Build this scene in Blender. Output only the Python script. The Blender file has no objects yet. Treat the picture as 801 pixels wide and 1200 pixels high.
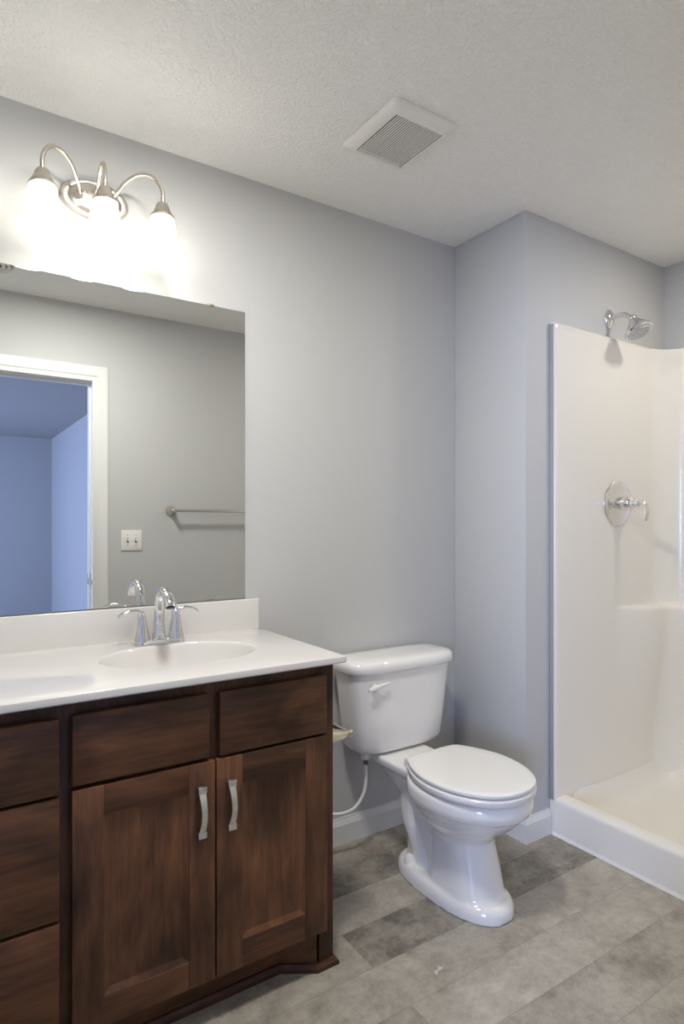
import bpy, bmesh, math, random
from mathutils import Vector, Matrix
sc = bpy.context.scene
C = sc.collection
PI = math.pi

# ------------------------------------------------------------------ camera
cam_d = bpy.data.cameras.new('camera')
cam = bpy.data.objects.new('camera', cam_d); C.objects.link(cam)
cam.location = (0, -1.99, 1.235)
cam.rotation_euler = (PI/2, 0, -math.radians(33.5))
cam_d.sensor_fit = 'VERTICAL'; cam_d.sensor_height = 36.0
cam_d.lens = 36.0*725.0/1200.0
cam_d.shift_y = 12.0/1200.0
cam_d.clip_start = 0.02
sc.camera = cam

# ------------------------------------------------------------------ world, big lights, exposure
w = bpy.data.worlds.new('world'); sc.world = w; w.use_nodes = True
w.node_tree.nodes['Background'].inputs['Color'].default_value = (0.45, 0.62, 1.0, 1)
w.node_tree.nodes['Background'].inputs['Strength'].default_value = 1.0

def area(name, loc, rot, sx, sy, power, col, shape='RECTANGLE'):
    d = bpy.data.lights.new(name, 'AREA'); d.shape = shape
    d.size = sx
    if shape in ('RECTANGLE', 'ELLIPSE'): d.size_y = sy
    d.energy = power; d.color = col
    o = bpy.data.objects.new(name, d); C.objects.link(o)
    o.location = loc; o.rotation_euler = rot
    return o
DAY_POWER, DOWN_POWER, ROOM_FILL_POWER, BULB_GLOW, SHADE_GLOW = 165.0, 3.6, 16.8, 30.0, 2.9
# daylight entering through the bedroom window (set in the window opening)
area('bedroom_daylight', (-2.60, -3.9, 1.30), (0, -PI/2, 0), 1.3, 1.8, DAY_POWER, (0.41, 0.54, 1.0))
# recessed lamp over the shower
area('shower_lamp', (2.467, -1.02, 2.425), (0, 0, 0), 0.12, 0.12, DOWN_POWER, (1.0, 0.95, 0.87), 'DISK')
# assumed fill lamp, added out of view to brighten the whole room
area('ceiling_fill_lamp', (0.55, -0.90, 2.425), (0, 0, 0), 0.26, 0.26, ROOM_FILL_POWER, (1.0, 0.985, 0.955), 'DISK')
BULB_COL = (1.0, 0.97, 0.90)

sc.view_settings.view_transform = 'Standard'
sc.view_settings.look = 'None'
sc.view_settings.exposure = 0.34
sc.view_settings.gamma = 1.0
sc.view_settings.use_curve_mapping = False
sc.cycles.use_denoising = True
sc.cycles.max_bounces = 14
sc.cycles.diffuse_bounces = 8
sc.cycles.glossy_bounces = 6
sc.cycles.sample_clamp_indirect = 6.0
sc.cycles.caustics_reflective = False
sc.cycles.caustics_refractive = False

# ------------------------------------------------------------------ materials
def newmat(name):
    m = bpy.data.materials.new(name); m.use_nodes = True
    return m, m.node_tree.nodes, m.node_tree.links, m.node_tree.nodes['Principled BSDF']

def simple(name, col, rough=0.5, metal=0.0, spec=0.5, bump=None, coat=0.0):
    m, n, l, b = newmat(name)
    b.inputs['Base Color'].default_value = (*col, 1)
    b.inputs['Roughness'].default_value = rough
    b.inputs['Metallic'].default_value = metal
    b.inputs['Specular IOR Level'].default_value = spec
    b.inputs['Coat Weight'].default_value = coat
    if bump:
        scale, strength, dist = bump
        tc = n.new('ShaderNodeTexCoord'); t = n.new('ShaderNodeTexNoise')
        t.inputs['Scale'].default_value = scale; t.inputs['Detail'].default_value = 4
        bp = n.new('ShaderNodeBump'); bp.inputs['Strength'].default_value = strength
        bp.inputs['Distance'].default_value = dist
        l.new(tc.outputs['Object'], t.inputs['Vector']); l.new(t.outputs['Fac'], bp.inputs['Height'])
        l.new(bp.outputs['Normal'], b.inputs['Normal'])
    return m

def ramp(n, stops):
    r = n.new('ShaderNodeValToRGB'); e = r.color_ramp.elements
    while len(e) < len(stops): e.new(0.5)
    for i, (p, c) in enumerate(stops):
        e[i].position = p; e[i].color = (*c, 1)
    return r

def wood(name, horizontal, tone=1.0):
    m, n, l, b = newmat(name)
    tc = n.new('ShaderNodeTexCoord'); oi = n.new('ShaderNodeObjectInfo')
    mul = n.new('ShaderNodeMath'); mul.operation = 'MULTIPLY'; mul.inputs[1].default_value = 37.0
    l.new(oi.outputs['Random'], mul.inputs[0])
    add = n.new('ShaderNodeVectorMath'); add.operation = 'ADD'
    l.new(tc.outputs['Object'], add.inputs[0]); l.new(mul.outputs[0], add.inputs[1])
    def noise(sc3, scale, detail, dist=0.0):
        mp = n.new('ShaderNodeMapping'); mp.inputs['Scale'].default_value = sc3
        t = n.new('ShaderNodeTexNoise'); t.inputs['Scale'].default_value = scale
        t.inputs['Detail'].default_value = detail; t.inputs['Distortion'].default_value = dist
        l.new(add.outputs[0], mp.inputs['Vector']); l.new(mp.outputs['Vector'], t.inputs['Vector'])
        return t.outputs['Fac']
    g = (1, 12, 14) if horizontal else (12, 12, 1)
    big = (1, 1.5, 2.2) if horizontal else (2.0, 1.5, 1.0)
    grain = noise(g, 6.0, 8, 0.4); fine = noise(g, 22.0, 4); blotch = noise(big, 3.2, 3, 0.6)
    mx = n.new('ShaderNodeMix'); mx.inputs[0].default_value = 0.72
    l.new(grain, mx.inputs[2]); l.new(blotch, mx.inputs[3])
    mx2 = n.new('ShaderNodeMix'); mx2.inputs[0].default_value = 0.12
    l.new(mx.outputs[0], mx2.inputs[2]); l.new(fine, mx2.inputs[3])
    stops = [(0.30, (0.030, 0.0150, 0.0095)), (0.45, (0.088, 0.0405, 0.0215)), (0.57, (0.170, 0.074, 0.036)), (0.72, (0.30, 0.132, 0.060))]
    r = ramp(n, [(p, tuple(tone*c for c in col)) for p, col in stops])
    l.new(mx2.outputs[0], r.inputs['Fac']); l.new(r.outputs['Color'], b.inputs['Base Color'])
    rr = n.new('ShaderNodeMapRange'); rr.inputs[3].default_value = 0.30; rr.inputs[4].default_value = 0.48
    l.new(grain, rr.inputs[0]); l.new(rr.outputs[0], b.inputs['Roughness'])
    bp = n.new('ShaderNodeBump'); bp.inputs['Strength'].default_value = 0.12; bp.inputs['Distance'].default_value = 0.001
    l.new(fine, bp.inputs['Height']); l.new(bp.outputs['Normal'], b.inputs['Normal'])
    b.inputs['Specular IOR Level'].default_value = 0.28
    return m

def floor_mat():
    m, n, l, b = newmat('vinyl_plank')
    tc = n.new('ShaderNodeTexCoord'); sep = n.new('ShaderNodeSeparateXYZ')
    l.new(tc.outputs['Object'], sep.inputs[0])
    def M(op, a, c=None, d=None):
        q = n.new('ShaderNodeMath'); q.operation = op
        for i, v in enumerate((a, c, d)):
            if v is None: continue
            if isinstance(v, (int, float)): q.inputs[i].default_value = v
            else: l.new(v, q.inputs[i])
        return q.outputs[0]
    W, L = 0.161, 1.05
    yy = M('DIVIDE', M('ADD', sep.outputs['Y'], 0.608 + 40*W), W)
    row = M('FLOOR', yy); fy = M('FRACT', yy)
    par = M('MODULO', row, 2.0)
    xx = M('DIVIDE', M('ADD', M('SUBTRACT', sep.outputs['X'], 1.02), M('ADD', M('MULTIPLY', par, -0.525), 20*L)), L)
    colm = M('FLOOR', xx); fx = M('FRACT', xx)
    cb = n.new('ShaderNodeCombineXYZ'); l.new(row, cb.inputs[0]); l.new(colm, cb.inputs[1])
    wn = n.new('ShaderNodeTexWhiteNoise'); wn.noise_dimensions = '2D'; l.new(cb.outputs[0], wn.inputs['Vector'])
    rnd = wn.outputs['Value']
    off = n.new('ShaderNodeVectorMath'); off.operation = 'ADD'
    sc_ = n.new('ShaderNodeVectorMath'); sc_.operation = 'SCALE'; sc_.inputs[3].default_value = 19.0
    l.new(wn.outputs['Color'], sc_.inputs[0]); l.new(tc.outputs['Object'], off.inputs[0]); l.new(sc_.outputs[0], off.inputs[1])
    def noise(scale, detail, rough=0.6, st=None):
        t = n.new('ShaderNodeTexNoise'); t.inputs['Scale'].default_value = scale
        t.inputs['Detail'].default_value = detail; t.inputs['Roughness'].default_value = rough
        src = off.outputs[0]
        if st:
            mp = n.new('ShaderNodeMapping'); mp.inputs['Scale'].default_value = st
            l.new(src, mp.inputs['Vector']); src = mp.outputs['Vector']
        l.new(src, t.inputs['Vector'])
        return t.outputs['Fac']
    cloud = noise(5.0, 6, 0.65, (1, 1.6, 1)); grit = noise(55.0, 8, 0.8); mid = noise(17.0, 5, 0.7)
    v = M('ADD', M('ADD', M('MULTIPLY', cloud, 0.40), M('MULTIPLY', mid, 0.30)), M('MULTIPLY', grit, 0.30))
    v = M('ADD', v, M('MULTIPLY', M('SUBTRACT', rnd, 0.5), 0.17))
    r = ramp(n, [(0.36, (0.155, 0.139, 0.115)), (0.47, (0.31, 0.280, 0.232)), (0.58, (0.43, 0.392, 0.330)), (0.69, (0.56, 0.52, 0.45))])
    l.new(v, r.inputs['Fac'])
    ey = M('MULTIPLY', M('MINIMUM', fy, M('SUBTRACT', 1.0, fy)), W)
    ex = M('MULTIPLY', M('MINIMUM', fx, M('SUBTRACT', 1.0, fx)), L)
    e = M('MINIMUM', ex, ey)
    seam = n.new('ShaderNodeMapRange'); seam.inputs[1].default_value = 0.0004; seam.inputs[2].default_value = 0.0018
    seam.inputs[3].default_value = 0.78; seam.inputs[4].default_value = 1.0
    l.new(e, seam.inputs[0])
    mm = n.new('ShaderNodeMix'); mm.data_type = 'RGBA'; mm.blend_type = 'MULTIPLY'; mm.inputs[0].default_value = 1.0
    l.new(r.outputs['Color'], mm.inputs[6])
    cc = n.new('ShaderNodeCombineColor')
    for i in range(3): l.new(seam.outputs[0], cc.inputs[i])
    l.new(cc.outputs[0], mm.inputs[7])
    # a dried smear of white paint on one plank
    dx = M('SUBTRACT', sep.outputs['X'], 1.168); dy = M('SUBTRACT', sep.outputs['Y'], -0.712)
    u = M('ADD', M('MULTIPLY', dx, 0.95), M('MULTIPLY', dy, 0.31)); t_ = M('SUBTRACT', M('MULTIPLY', dy, 0.95), M('MULTIPLY', dx, 0.31))
    dd = M('ADD', M('POWER', M('DIVIDE', M('ABSOLUTE', u), 0.030), 2.0), M('POWER', M('DIVIDE', M('ABSOLUTE', t_), 0.008), 2.0))
    ndist = n.new('ShaderNodeTexNoise'); ndist.inputs['Scale'].default_value = 90.0; l.new(tc.outputs['Object'], ndist.inputs['Vector'])
    dd = M('ADD', dd, M('MULTIPLY', M('SUBTRACT', ndist.outputs['Fac'], 0.42), 6.0))
    spot = M('MULTIPLY', M('LESS_THAN', dd, 1.0), 0.75)
    mp2 = n.new('ShaderNodeMix'); mp2.data_type = 'RGBA'; mp2.inputs[7].default_value = (0.62, 0.61, 0.58, 1)
    l.new(spot, mp2.inputs[0]); l.new(mm.outputs[2], mp2.inputs[6])
    l.new(mp2.outputs[2], b.inputs['Base Color'])
    rr = n.new('ShaderNodeMapRange'); rr.inputs[3].default_value = 0.36; rr.inputs[4].default_value = 0.55
    l.new(mid, rr.inputs[0]); l.new(rr.outputs[0], b.inputs['Roughness'])
    bp = n.new('ShaderNodeBump'); bp.inputs['Strength'].default_value = 0.25; bp.inputs['Distance'].default_value = 0.0015
    l.new(v, bp.inputs['Height']); l.new(bp.outputs['Normal'], b.inputs['Normal'])
    b.inputs['Specular IOR Level'].default_value = 0.4
    return m

def ceiling_mat():
    m, n, l, b = newmat('knockdown_ceiling')
    b.inputs['Base Color'].default_value = (0.94, 0.93, 0.905, 1); b.inputs['Roughness'].default_value = 0.9
    tc = n.new('ShaderNodeTexCoord')
    t = n.new('ShaderNodeTexNoise'); t.inputs['Scale'].default_value = 110.0; t.inputs['Detail'].default_value = 3
    t.inputs['Distortion'].default_value = 0.5
    l.new(tc.outputs['Object'], t.inputs['Vector'])
    r = ramp(n, [(0.42, (0, 0, 0)), (0.62, (1, 1, 1))]); l.new(t.outputs['Fac'], r.inputs['Fac'])
    bp = n.new('ShaderNodeBump'); bp.inputs['Strength'].default_value = 0.75; bp.inputs['Distance'].default_value = 0.004
    l.new(r.outputs['Color'], bp.inputs['Height']); l.new(bp.outputs['Normal'], b.inputs['Normal'])
    return m

def glass_shade_mat():
    # frosted opal glass: diffuse translucent, glows with the bulb behind it
    m, n, l, b = newmat('opal_glass')
    out = n['Material Output']
    tr = n.new('ShaderNodeBsdfTranslucent'); tr.inputs['Color'].default_value = (0.96, 0.95, 0.92, 1)
    df = n.new('ShaderNodeBsdfDiffuse'); df.inputs['Color'].default_value = (0.86, 0.85, 0.82, 1)
    gl = n.new('ShaderNodeBsdfGlossy'); gl.inputs['Roughness'].default_value = 0.15
    m1 = n.new('ShaderNodeMixShader'); m1.inputs[0].default_value = 0.30
    l.new(tr.outputs[0], m1.inputs[1]); l.new(df.outputs[0], m1.inputs[2])
    fr = n.new('ShaderNodeFresnel'); fr.inputs[0].default_value = 1.45
    m2 = n.new('ShaderNodeMixShader'); l.new(fr.outputs[0], m2.inputs[0])
    l.new(m1.outputs[0], m2.inputs[1]); l.new(gl.outputs[0], m2.inputs[2])
    em = n.new('ShaderNodeEmission'); em.inputs['Color'].default_value = (*BULB_COL, 1); em.inputs['Strength'].default_value = SHADE_GLOW
    ad = n.new('ShaderNodeAddShader'); l.new(m2.outputs[0], ad.inputs[0]); l.new(em.outputs[0], ad.inputs[1])
    l.new(ad.outputs[0], out.inputs['Surface'])
    return m

def emit(name, col, s):
    m, n, l, b = newmat(name)
    b.inputs['Base Color'].default_value = (*col, 1)
    b.inputs['Emission Color'].default_value = (*col, 1); b.inputs['Emission Strength'].default_value = s
    return m

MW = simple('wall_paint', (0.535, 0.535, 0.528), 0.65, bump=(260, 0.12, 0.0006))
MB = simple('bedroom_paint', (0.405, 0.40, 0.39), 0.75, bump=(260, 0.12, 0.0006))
MC = ceiling_mat()
MF = floor_mat()
MT = simple('trim_paint', (0.73, 0.73, 0.71), 0.35)
MWV = wood('espresso_wood_upright_grain', False)
MWH = wood('espresso_wood_level_grain_shaded', True, 0.78)  # same stain, darkened to paint in the shade on the drawer fronts
MWF = wood('espresso_wood_frame_shaded', False, 0.60)  # frame tone lowered further: shadow between the fronts put into the colour
MK = simple('cultured_marble', (0.70, 0.68, 0.655), 0.10, coat=0.4)
MP = simple('white_porcelain', (0.82, 0.81, 0.79), 0.07, coat=0.6)
MS = simple('white_seat_plastic', (0.82, 0.81, 0.78), 0.16)
MSH = simple('shower_gelcoat', (0.82, 0.79, 0.72), 0.22, coat=0.25)
MCH = simple('chrome', (0.80, 0.80, 0.81), 0.06, 1.0)
MN = simple('brushed_nickel', (0.64, 0.59, 0.52), 0.27, 1.0)
MNS = simple('satin_nickel_pull', (0.72, 0.71, 0.69), 0.24, 1.0)
MM = simple('mirror_silver', (0.86, 0.87, 0.85), 0.0, 1.0)
ME = simple('mirror_edge', (0.30, 0.36, 0.34), 0.2)
MPL = simple('white_plastic', (0.80, 0.78, 0.74), 0.4)
MPH = simple('pale_hose', (0.78, 0.77, 0.75), 0.4)
MD = simple('dark_cavity', (0.02, 0.02, 0.02), 0.8)
MDG = simple('grey_plastic', (0.10, 0.10, 0.11), 0.4)
MG = glass_shade_mat()
ML = emit('bulb_glow', BULB_COL, BULB_GLOW)
MLD = emit('lamp_lens', (1.0, 0.92, 0.80), 8.0)

# ------------------------------------------------------------------ mesh helpers (world coordinates)
def bm_(): return bmesh.new()

def add_box(bm, x0, x1, y0, y1, z0, z1, bev=0.0, seg=2):
    vs = [bm.verts.new((x, y, z)) for z in (z0, z1) for y in (y0, y1) for x in (x0, x1)]
    fs = [(0, 2, 3, 1), (4, 5, 7, 6), (0, 1, 5, 4), (2, 6, 7, 3), (0, 4, 6, 2), (1, 3, 7, 5)]
    faces = [bm.faces.new([vs[i] for i in f]) for f in fs]
    if bev > 0:
        es = list({e for f in faces for e in f.edges})
        bmesh.ops.bevel(bm, geom=es, offset=bev, segments=seg, affect='EDGES', profile=0.5)
    return bm

def add_loft(bm, rings, cap0=True, cap1=True, closed=True):
    vr = [[bm.verts.new(p) for p in r] for r in rings]
    n = len(vr[0])
    for a, b in zip(vr[:-1], vr[1:]):
        for i in range(n if closed else n-1):
            j = (i+1) % n
            bm.faces.new((a[i], a[j], b[j], b[i]))
    if cap0: bm.faces.new(list(reversed(vr[0])))
    if cap1: bm.faces.new(vr[-1])
    return vr

def frame_from(d):
    d = Vector(d).normalized()
    up = Vector((0, 0, 1)) if abs(d.z) < 0.95 else Vector((0, 1, 0))
    a = d.cross(up).normalized(); b = a.cross(d).normalized()
    return d, a, b

def add_lathe(bm, prof, origin, axis=(0, 0, 1), seg=40, cap0=True, cap1=True, sx=1.0, sy=1.0):
    """prof: list of (radius, height along axis)"""
    d, a, b = frame_from(axis); o = Vector(origin)
    rings = []
    for r, h in prof:
        rings.append([o + d*h + a*(r*sx*math.cos(t)) + b*(r*sy*math.sin(t)) for t in [2*PI*i/seg for i in range(seg)]])
    add_loft(bm, rings, cap0, cap1)

def catmull(pts, k=8):
    P = [Vector(p) for p in pts]; P = [2*P[0]-P[1]] + P + [2*P[-1]-P[-2]]
    out = []
    for i in range(1, len(P)-2):
        for j in range(k):
            t = j/k
            out.append(0.5*((2*P[i]) + (-P[i-1]+P[i+1])*t + (2*P[i-1]-5*P[i]+4*P[i+1]-P[i+2])*t*t + (-P[i-1]+3*P[i]-3*P[i+1]+P[i+2])*t**3))
    out.append(P[-2])
    return out

def interp(vals, n):
    if not isinstance(vals, (list, tuple)): return [vals]*n
    out = []
    for i in range(n):
        u = i/(n-1)*(len(vals)-1); k = min(int(u), len(vals)-2); f = u-k
        out.append(vals[k]*(1-f)+vals[k+1]*f)
    return out

def add_tube(bm, pts, rad, seg=16, flat=None, up=None):
    """sweep; rad may be a list; flat = second radius (list) for oval sections"""
    P = [Vector(p) for p in pts]; n = len(P)
    R = interp(rad, n); Fl = interp(flat, n) if flat is not None else R
    rings = []; prev = None
    for i in range(n):
        t = (P[min(i+1, n-1)] - P[max(i-1, 0)]).normalized()
        if prev is None:
            ref = Vector(up) if up else (Vector((0, 0, 1)) if abs(t.z) < 0.9 else Vector((1, 0, 0)))
            a = (ref - t*ref.dot(t)).normalized()
        else:
            a = (prev - t*prev.dot(t)).normalized()
        prev = a; b = t.cross(a)
        rings.append([P[i] + a*(R[i]*math.cos(2*PI*k/seg)) + b*(Fl[i]*math.sin(2*PI*k/seg)) for k in range(seg)])
    add_loft(bm, rings)

def add_sphere(bm, c, r, sx=1, sy=1, sz=1):
    m = Matrix.Translation(c) @ Matrix.Diagonal((sx, sy, sz, 1))
    bmesh.ops.create_uvsphere(bm, u_segments=20, v_segments=12, radius=r, matrix=m)

def world_origin(o):
    v = Vector((0, 0, 0))
    while o is not None:
        v += Vector(o.location); o = o.parent
    return v

def obj(name, bm, mat, parent=None, angle=38, origin=None):
    bmesh.ops.recalc_face_normals(bm, faces=bm.faces)
    if parent is not None: org = world_origin(parent)
    elif origin is not None: org = Vector(origin)
    else:
        xs = [v.co.x for v in bm.verts]; ys = [v.co.y for v in bm.verts]; zs = [v.co.z for v in bm.verts]
        org = Vector(((min(xs)+max(xs))/2, (min(ys)+max(ys))/2, min(zs)))
    bmesh.ops.translate(bm, verts=bm.verts, vec=-org)
    me = bpy.data.meshes.new(name); bm.to_mesh(me); bm.free()
    for p in me.polygons: p.use_smooth = True
    me.set_sharp_from_angle(angle=math.radians(angle))
    me.materials.append(mat)
    o = bpy.data.objects.new(name, me); C.objects.link(o)
    if parent is not None: o.parent = parent
    else: o.location = org
    return o

def thing(name, label, cat, loc=(0, 0, 0), group=None):
    o = bpy.data.objects.new(name, None); C.objects.link(o)
    o.empty_display_size = 0.1
    o.location = loc; o['label'] = label; o['category'] = cat
    if group: o['group'] = group
    return o

def tag(o, label, cat, group=None):
    o['label'] = label; o['category'] = cat
    if group: o['group'] = group
    return o

def struct(name, bm, mat, label=None, parent=None, angle=38):
    o = obj(name, bm, mat, parent, angle, origin=(0, 0, 0) if parent is None else None)
    if parent is None:
        o['kind'] = 'structure'
        if label: o['label'] = label
    return o

def box_obj_struct(name, mat, *boxes, label=None, bev=0.0, parent=None):
    bm = bm_()
    for b in boxes: add_box(bm, *b, bev=bev)
    return struct(name, bm, mat, label, parent)

# ------------------------------------------------------------------ room shell
H = 2.44; HB = 2.20
XL, XC, XS, XR = -0.30, 1.908, 2.047, 2.887      # left wall, chase face, shower front, right wall
YF, YFB, YP = -1.663, -1.783, -0.39              # front wall bath face, its bedroom face, plumbing wall
DX0, DX1, DZ = -0.15, 0.745, 2.017               # door opening
BX0, BX1, BY = -2.60, 1.154, -5.86               # bedroom
box_obj_struct('floor', MF, (BX0-0.15, XR+0.15, BY-0.15, 0.12, -0.06, 0.0), label='grey brown concrete look vinyl plank floor')
box_obj_struct('ceiling', MC, (XL-0.12, XR+0.15, YFB, 0.12, H, H+0.08), label='warm white textured bathroom ceiling')
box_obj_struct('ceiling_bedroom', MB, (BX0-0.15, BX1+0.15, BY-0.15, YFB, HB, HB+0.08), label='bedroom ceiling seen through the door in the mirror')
box_obj_struct('wall_back', MW, (XL-0.12, XR+0.15, 0.0, 0.12, 0, H), label='grey wall behind the mirror and toilet')
box_obj_struct('wall_chase', MW, (XC, XR+0.15, YP, 0.0, 0, H), label='grey bumped-out wall behind the shower plumbing', bev=0.004)
box_obj_struct('wall_right', MW, (XR, XR+0.15, YFB, YP, 0, H), label='grey wall at the right end of the shower')
box_obj_struct('wall_left', MW, (XL-0.12, XL, YF, 0.0, 0, H))
box_obj_struct('wall_front', MW, (BX0-0.15, DX0-0.02, YFB, YF, 0, H), (DX1+0.02, XR, YFB, YF, 0, H), (DX0-0.02, DX1+0.02, YFB, YF, DZ+0.02, H),
               label='grey wall with the doorway seen in the mirror')
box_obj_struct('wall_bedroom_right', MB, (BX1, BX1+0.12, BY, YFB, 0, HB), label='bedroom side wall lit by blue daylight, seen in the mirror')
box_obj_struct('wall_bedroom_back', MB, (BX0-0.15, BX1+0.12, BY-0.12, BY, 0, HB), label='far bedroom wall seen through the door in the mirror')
WY0, WY1, WZ0, WZ1 = -4.85, -2.95, 0.62, 1.98
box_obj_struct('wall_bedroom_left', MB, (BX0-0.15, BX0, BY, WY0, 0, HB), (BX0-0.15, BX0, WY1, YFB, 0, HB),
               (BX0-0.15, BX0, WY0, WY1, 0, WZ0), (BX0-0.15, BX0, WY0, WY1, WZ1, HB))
bm = bm_()
xa, xb = BX0-0.12, BX0-0.04
add_box(bm, xa, xb, WY0, WY0+0.05, WZ0, WZ1); add_box(bm, xa, xb, WY1-0.05, WY1, WZ0, WZ1)
add_box(bm, xa, xb, WY0+0.05, WY1-0.05, WZ0, WZ0+0.05); add_box(bm, xa, xb, WY0+0.05, WY1-0.05, WZ1-0.05, WZ1)
add_box(bm, xa, xb, (WY0+WY1)/2-0.03, (WY0+WY1)/2+0.03, WZ0+0.05, WZ1-0.05)
struct('window_1', bm, MT)

# baseboards (profiled)
def baseboard(name, p0, p1, inward, label, h=0.098, t=0.014, mitre0=0.0, mitre1=0.0):
    p0 = Vector((*p0, 0)); p1 = Vector((*p1, 0)); d = (p1-p0).normalized(); q = Vector((*inward, 0))
    prof = [(0, 0), (t, 0), (t, h*0.74), (t*0.78, h*0.80), (t*0.70, h*0.86), (t*0.42, h*0.93), (t*0.34, h), (0, h)]
    bm = bm_()
    add_loft(bm, [[p0 + q*a - d*(a*mitre0) + Vector((0, 0, b)) for a, b in prof],
                  [p1 + q*a + d*(a*mitre1) + Vector((0, 0, b)) for a, b in prof]])
    return struct(name, bm, MT, label, angle=20)
baseboard('baseboard_back', (0.936, 0), (XC, 0), (0, -1), 'white baseboard behind the toilet', mitre1=-1)
baseboard('baseboard_chase', (XC, 0), (XC, YP), (-1, 0), 'white baseboard on the bumped-out wall beside the toilet', mitre0=-1, mitre1=1)
baseboard('baseboard_shower', (XC, YP), (XS-0.002, YP), (0, -1), 'short white baseboard between wall corner and shower', mitre0=1)
baseboard('baseboard_front', (XS-0.004, YF), (0.835, YF), (0, 1), 'white baseboard under the towel bar')

# door frame in the front wall (casing, jamb and strike plate)
bm = bm_()
add_box(bm, DX1, DX1+0.02, YFB, YF, 0, DZ); add_box(bm, DX0-0.02, DX0, YFB, YF, 0, DZ)
add_box(bm, DX0-0.02, DX1+0.02, YFB, YF, DZ, DZ+0.02)
add_box(bm, DX1-0.012, DX1, YFB+0.045, YF-0.040, 0, DZ-0.012); add_box(bm, DX0, DX0+0.012, YFB+0.045, YF-0.040, 0, DZ-0.012)
add_box(bm, DX0, DX1, YFB+0.045, YF-0.040, DZ-0.012, DZ)
door = struct('door_1', bm, MT, 'white door frame seen in the mirror')
def casing(y, s):
    CW = 0.083
    prof = [(0.0, 0.0), (0.0, 0.010), (0.010, 0.012), (0.022, 0.013), (0.030, 0.017), (0.060, 0.018), (0.072, 0.016), (CW, 0.012), (CW, 0.0)]
    xi0, xi1, zi = DX0+0.006, DX1-0.002, DZ+0.004
    bm = bm_()
    rings = []
    rings.append([(xi1+a, y+s*b, 0) for a, b in prof])
    rings.append([(xi1+a, y+s*b, zi+a) for a, b in prof])
    rings.append([(xi0-a, y+s*b, zi+a) for a, b in prof])
    rings.append([(xi0-a, y+s*b, 0) for a, b in prof])
    add_loft(bm, rings)
    return obj('casing', bm, MT, door, angle=15)
casing(YF, 1); casing(YFB, -1)
bm = bm_(); add_box(bm, DX1-0.0135, DX1-0.010, YF-0.070, YF-0.043, 0.885, 0.945, 0.001); add_box(bm, DX1-0.003, DX1+0.0, YF-0.036, YF-0.004, 0.885, 0.945, 0.001)
obj('strike_plate', bm, MNS, door)

# ------------------------------------------------------------------ shower unit
def smooth(a, b, x):
    if a > b: return smooth(b, a, a+b-x)
    t = max(0.0, min(1.0, (x-a)/(b-a))); return t*t*(3-2*t)
SY0, SY1 = YP-0.003, YF+0.003
SXR = XR-0.002
TH = 0.024
def arc2(cx, cy, r, a0, a1, n):
    return [(cx+r*math.cos(a0+(a1-a0)*i/n), cy+r*math.sin(a0+(a1-a0)*i/n)) for i in range(n+1)]
R_ = 0.130
iy0, iy1, ixr = SY0-TH, SY1+TH, SXR-TH
plan = [(XS+0.001, SY0), (XS+0.001, iy0+0.008), (XS+0.003, iy0+0.003), (XS+0.008, iy0)]
plan += [(XS+0.008+(ixr-R_-XS-0.008)*i/40, iy0) for i in range(1, 40)]
plan += arc2(ixr-R_, iy0-R_, R_, PI/2, 0, 12)
plan += [(ixr, iy0-R_-(iy0-iy1-2*R_)*i/20) for i in range(1, 20)]
plan += arc2(ixr-R_, iy1+R_, R_, 0, -PI/2, 12)
plan += [(ixr-R_-(ixr-R_-XS-0.008)*i/16, iy1) for i in range(1, 17)]
plan += [(XS+0.003, iy1-0.003), (XS+0.001, iy1-0.008), (XS+0.001, SY1)]
ZT = 2.028
zs = [0.137, 0.16, 0.25, 0.35, 0.45, 0.55, 0.65, 0.75, 0.80, 0.83, 0.842, 0.849, 0.855, 0.861, 0.866, 0.869, 0.875, 0.90, 1.0, 1.2, 1.5, 1.8, 2.0, ZT-0.008, ZT-0.002, ZT]
def shelf(x, y, z):
    g = 1.0 if z < 0.845 else math.sqrt(max(0.0, 1-((z-0.845)/0.024)**2)) if z < 0.869 else 0.0
    g *= smooth(0.18, 0.80, z) if z < 0.80 else 1.0
    return 0.055*smooth(2.44, 2.74, x)*g
bm = bm_(); rings = []
for zi_, z0_ in enumerate(zs):
    ring = []
    for k, (x, y) in enumerate(plan):
        z = 0.055 if (zi_ == 0 and x > XS+0.075) else z0_
        if y > -1.30 and x > 2.3:
            s = shelf(x, y, z)
            if x <= ixr-R_: y -= s
            elif y > iy0-R_:
                v = Vector((ixr-R_-x, iy0-R_-y)).normalized(); x += v.x*s; y += v.y*s
            else: x -= s*(1-smooth(-0.80, -1.25, y))
        if z > ZT-0.005 and 3 <= k < len(plan)-3:
            e = 0.004 if z < ZT else 0.006
            if k < 45 and y > iy0-0.001: y += e
        ring.append((x, y, z))
    rings.append(ring)
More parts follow.
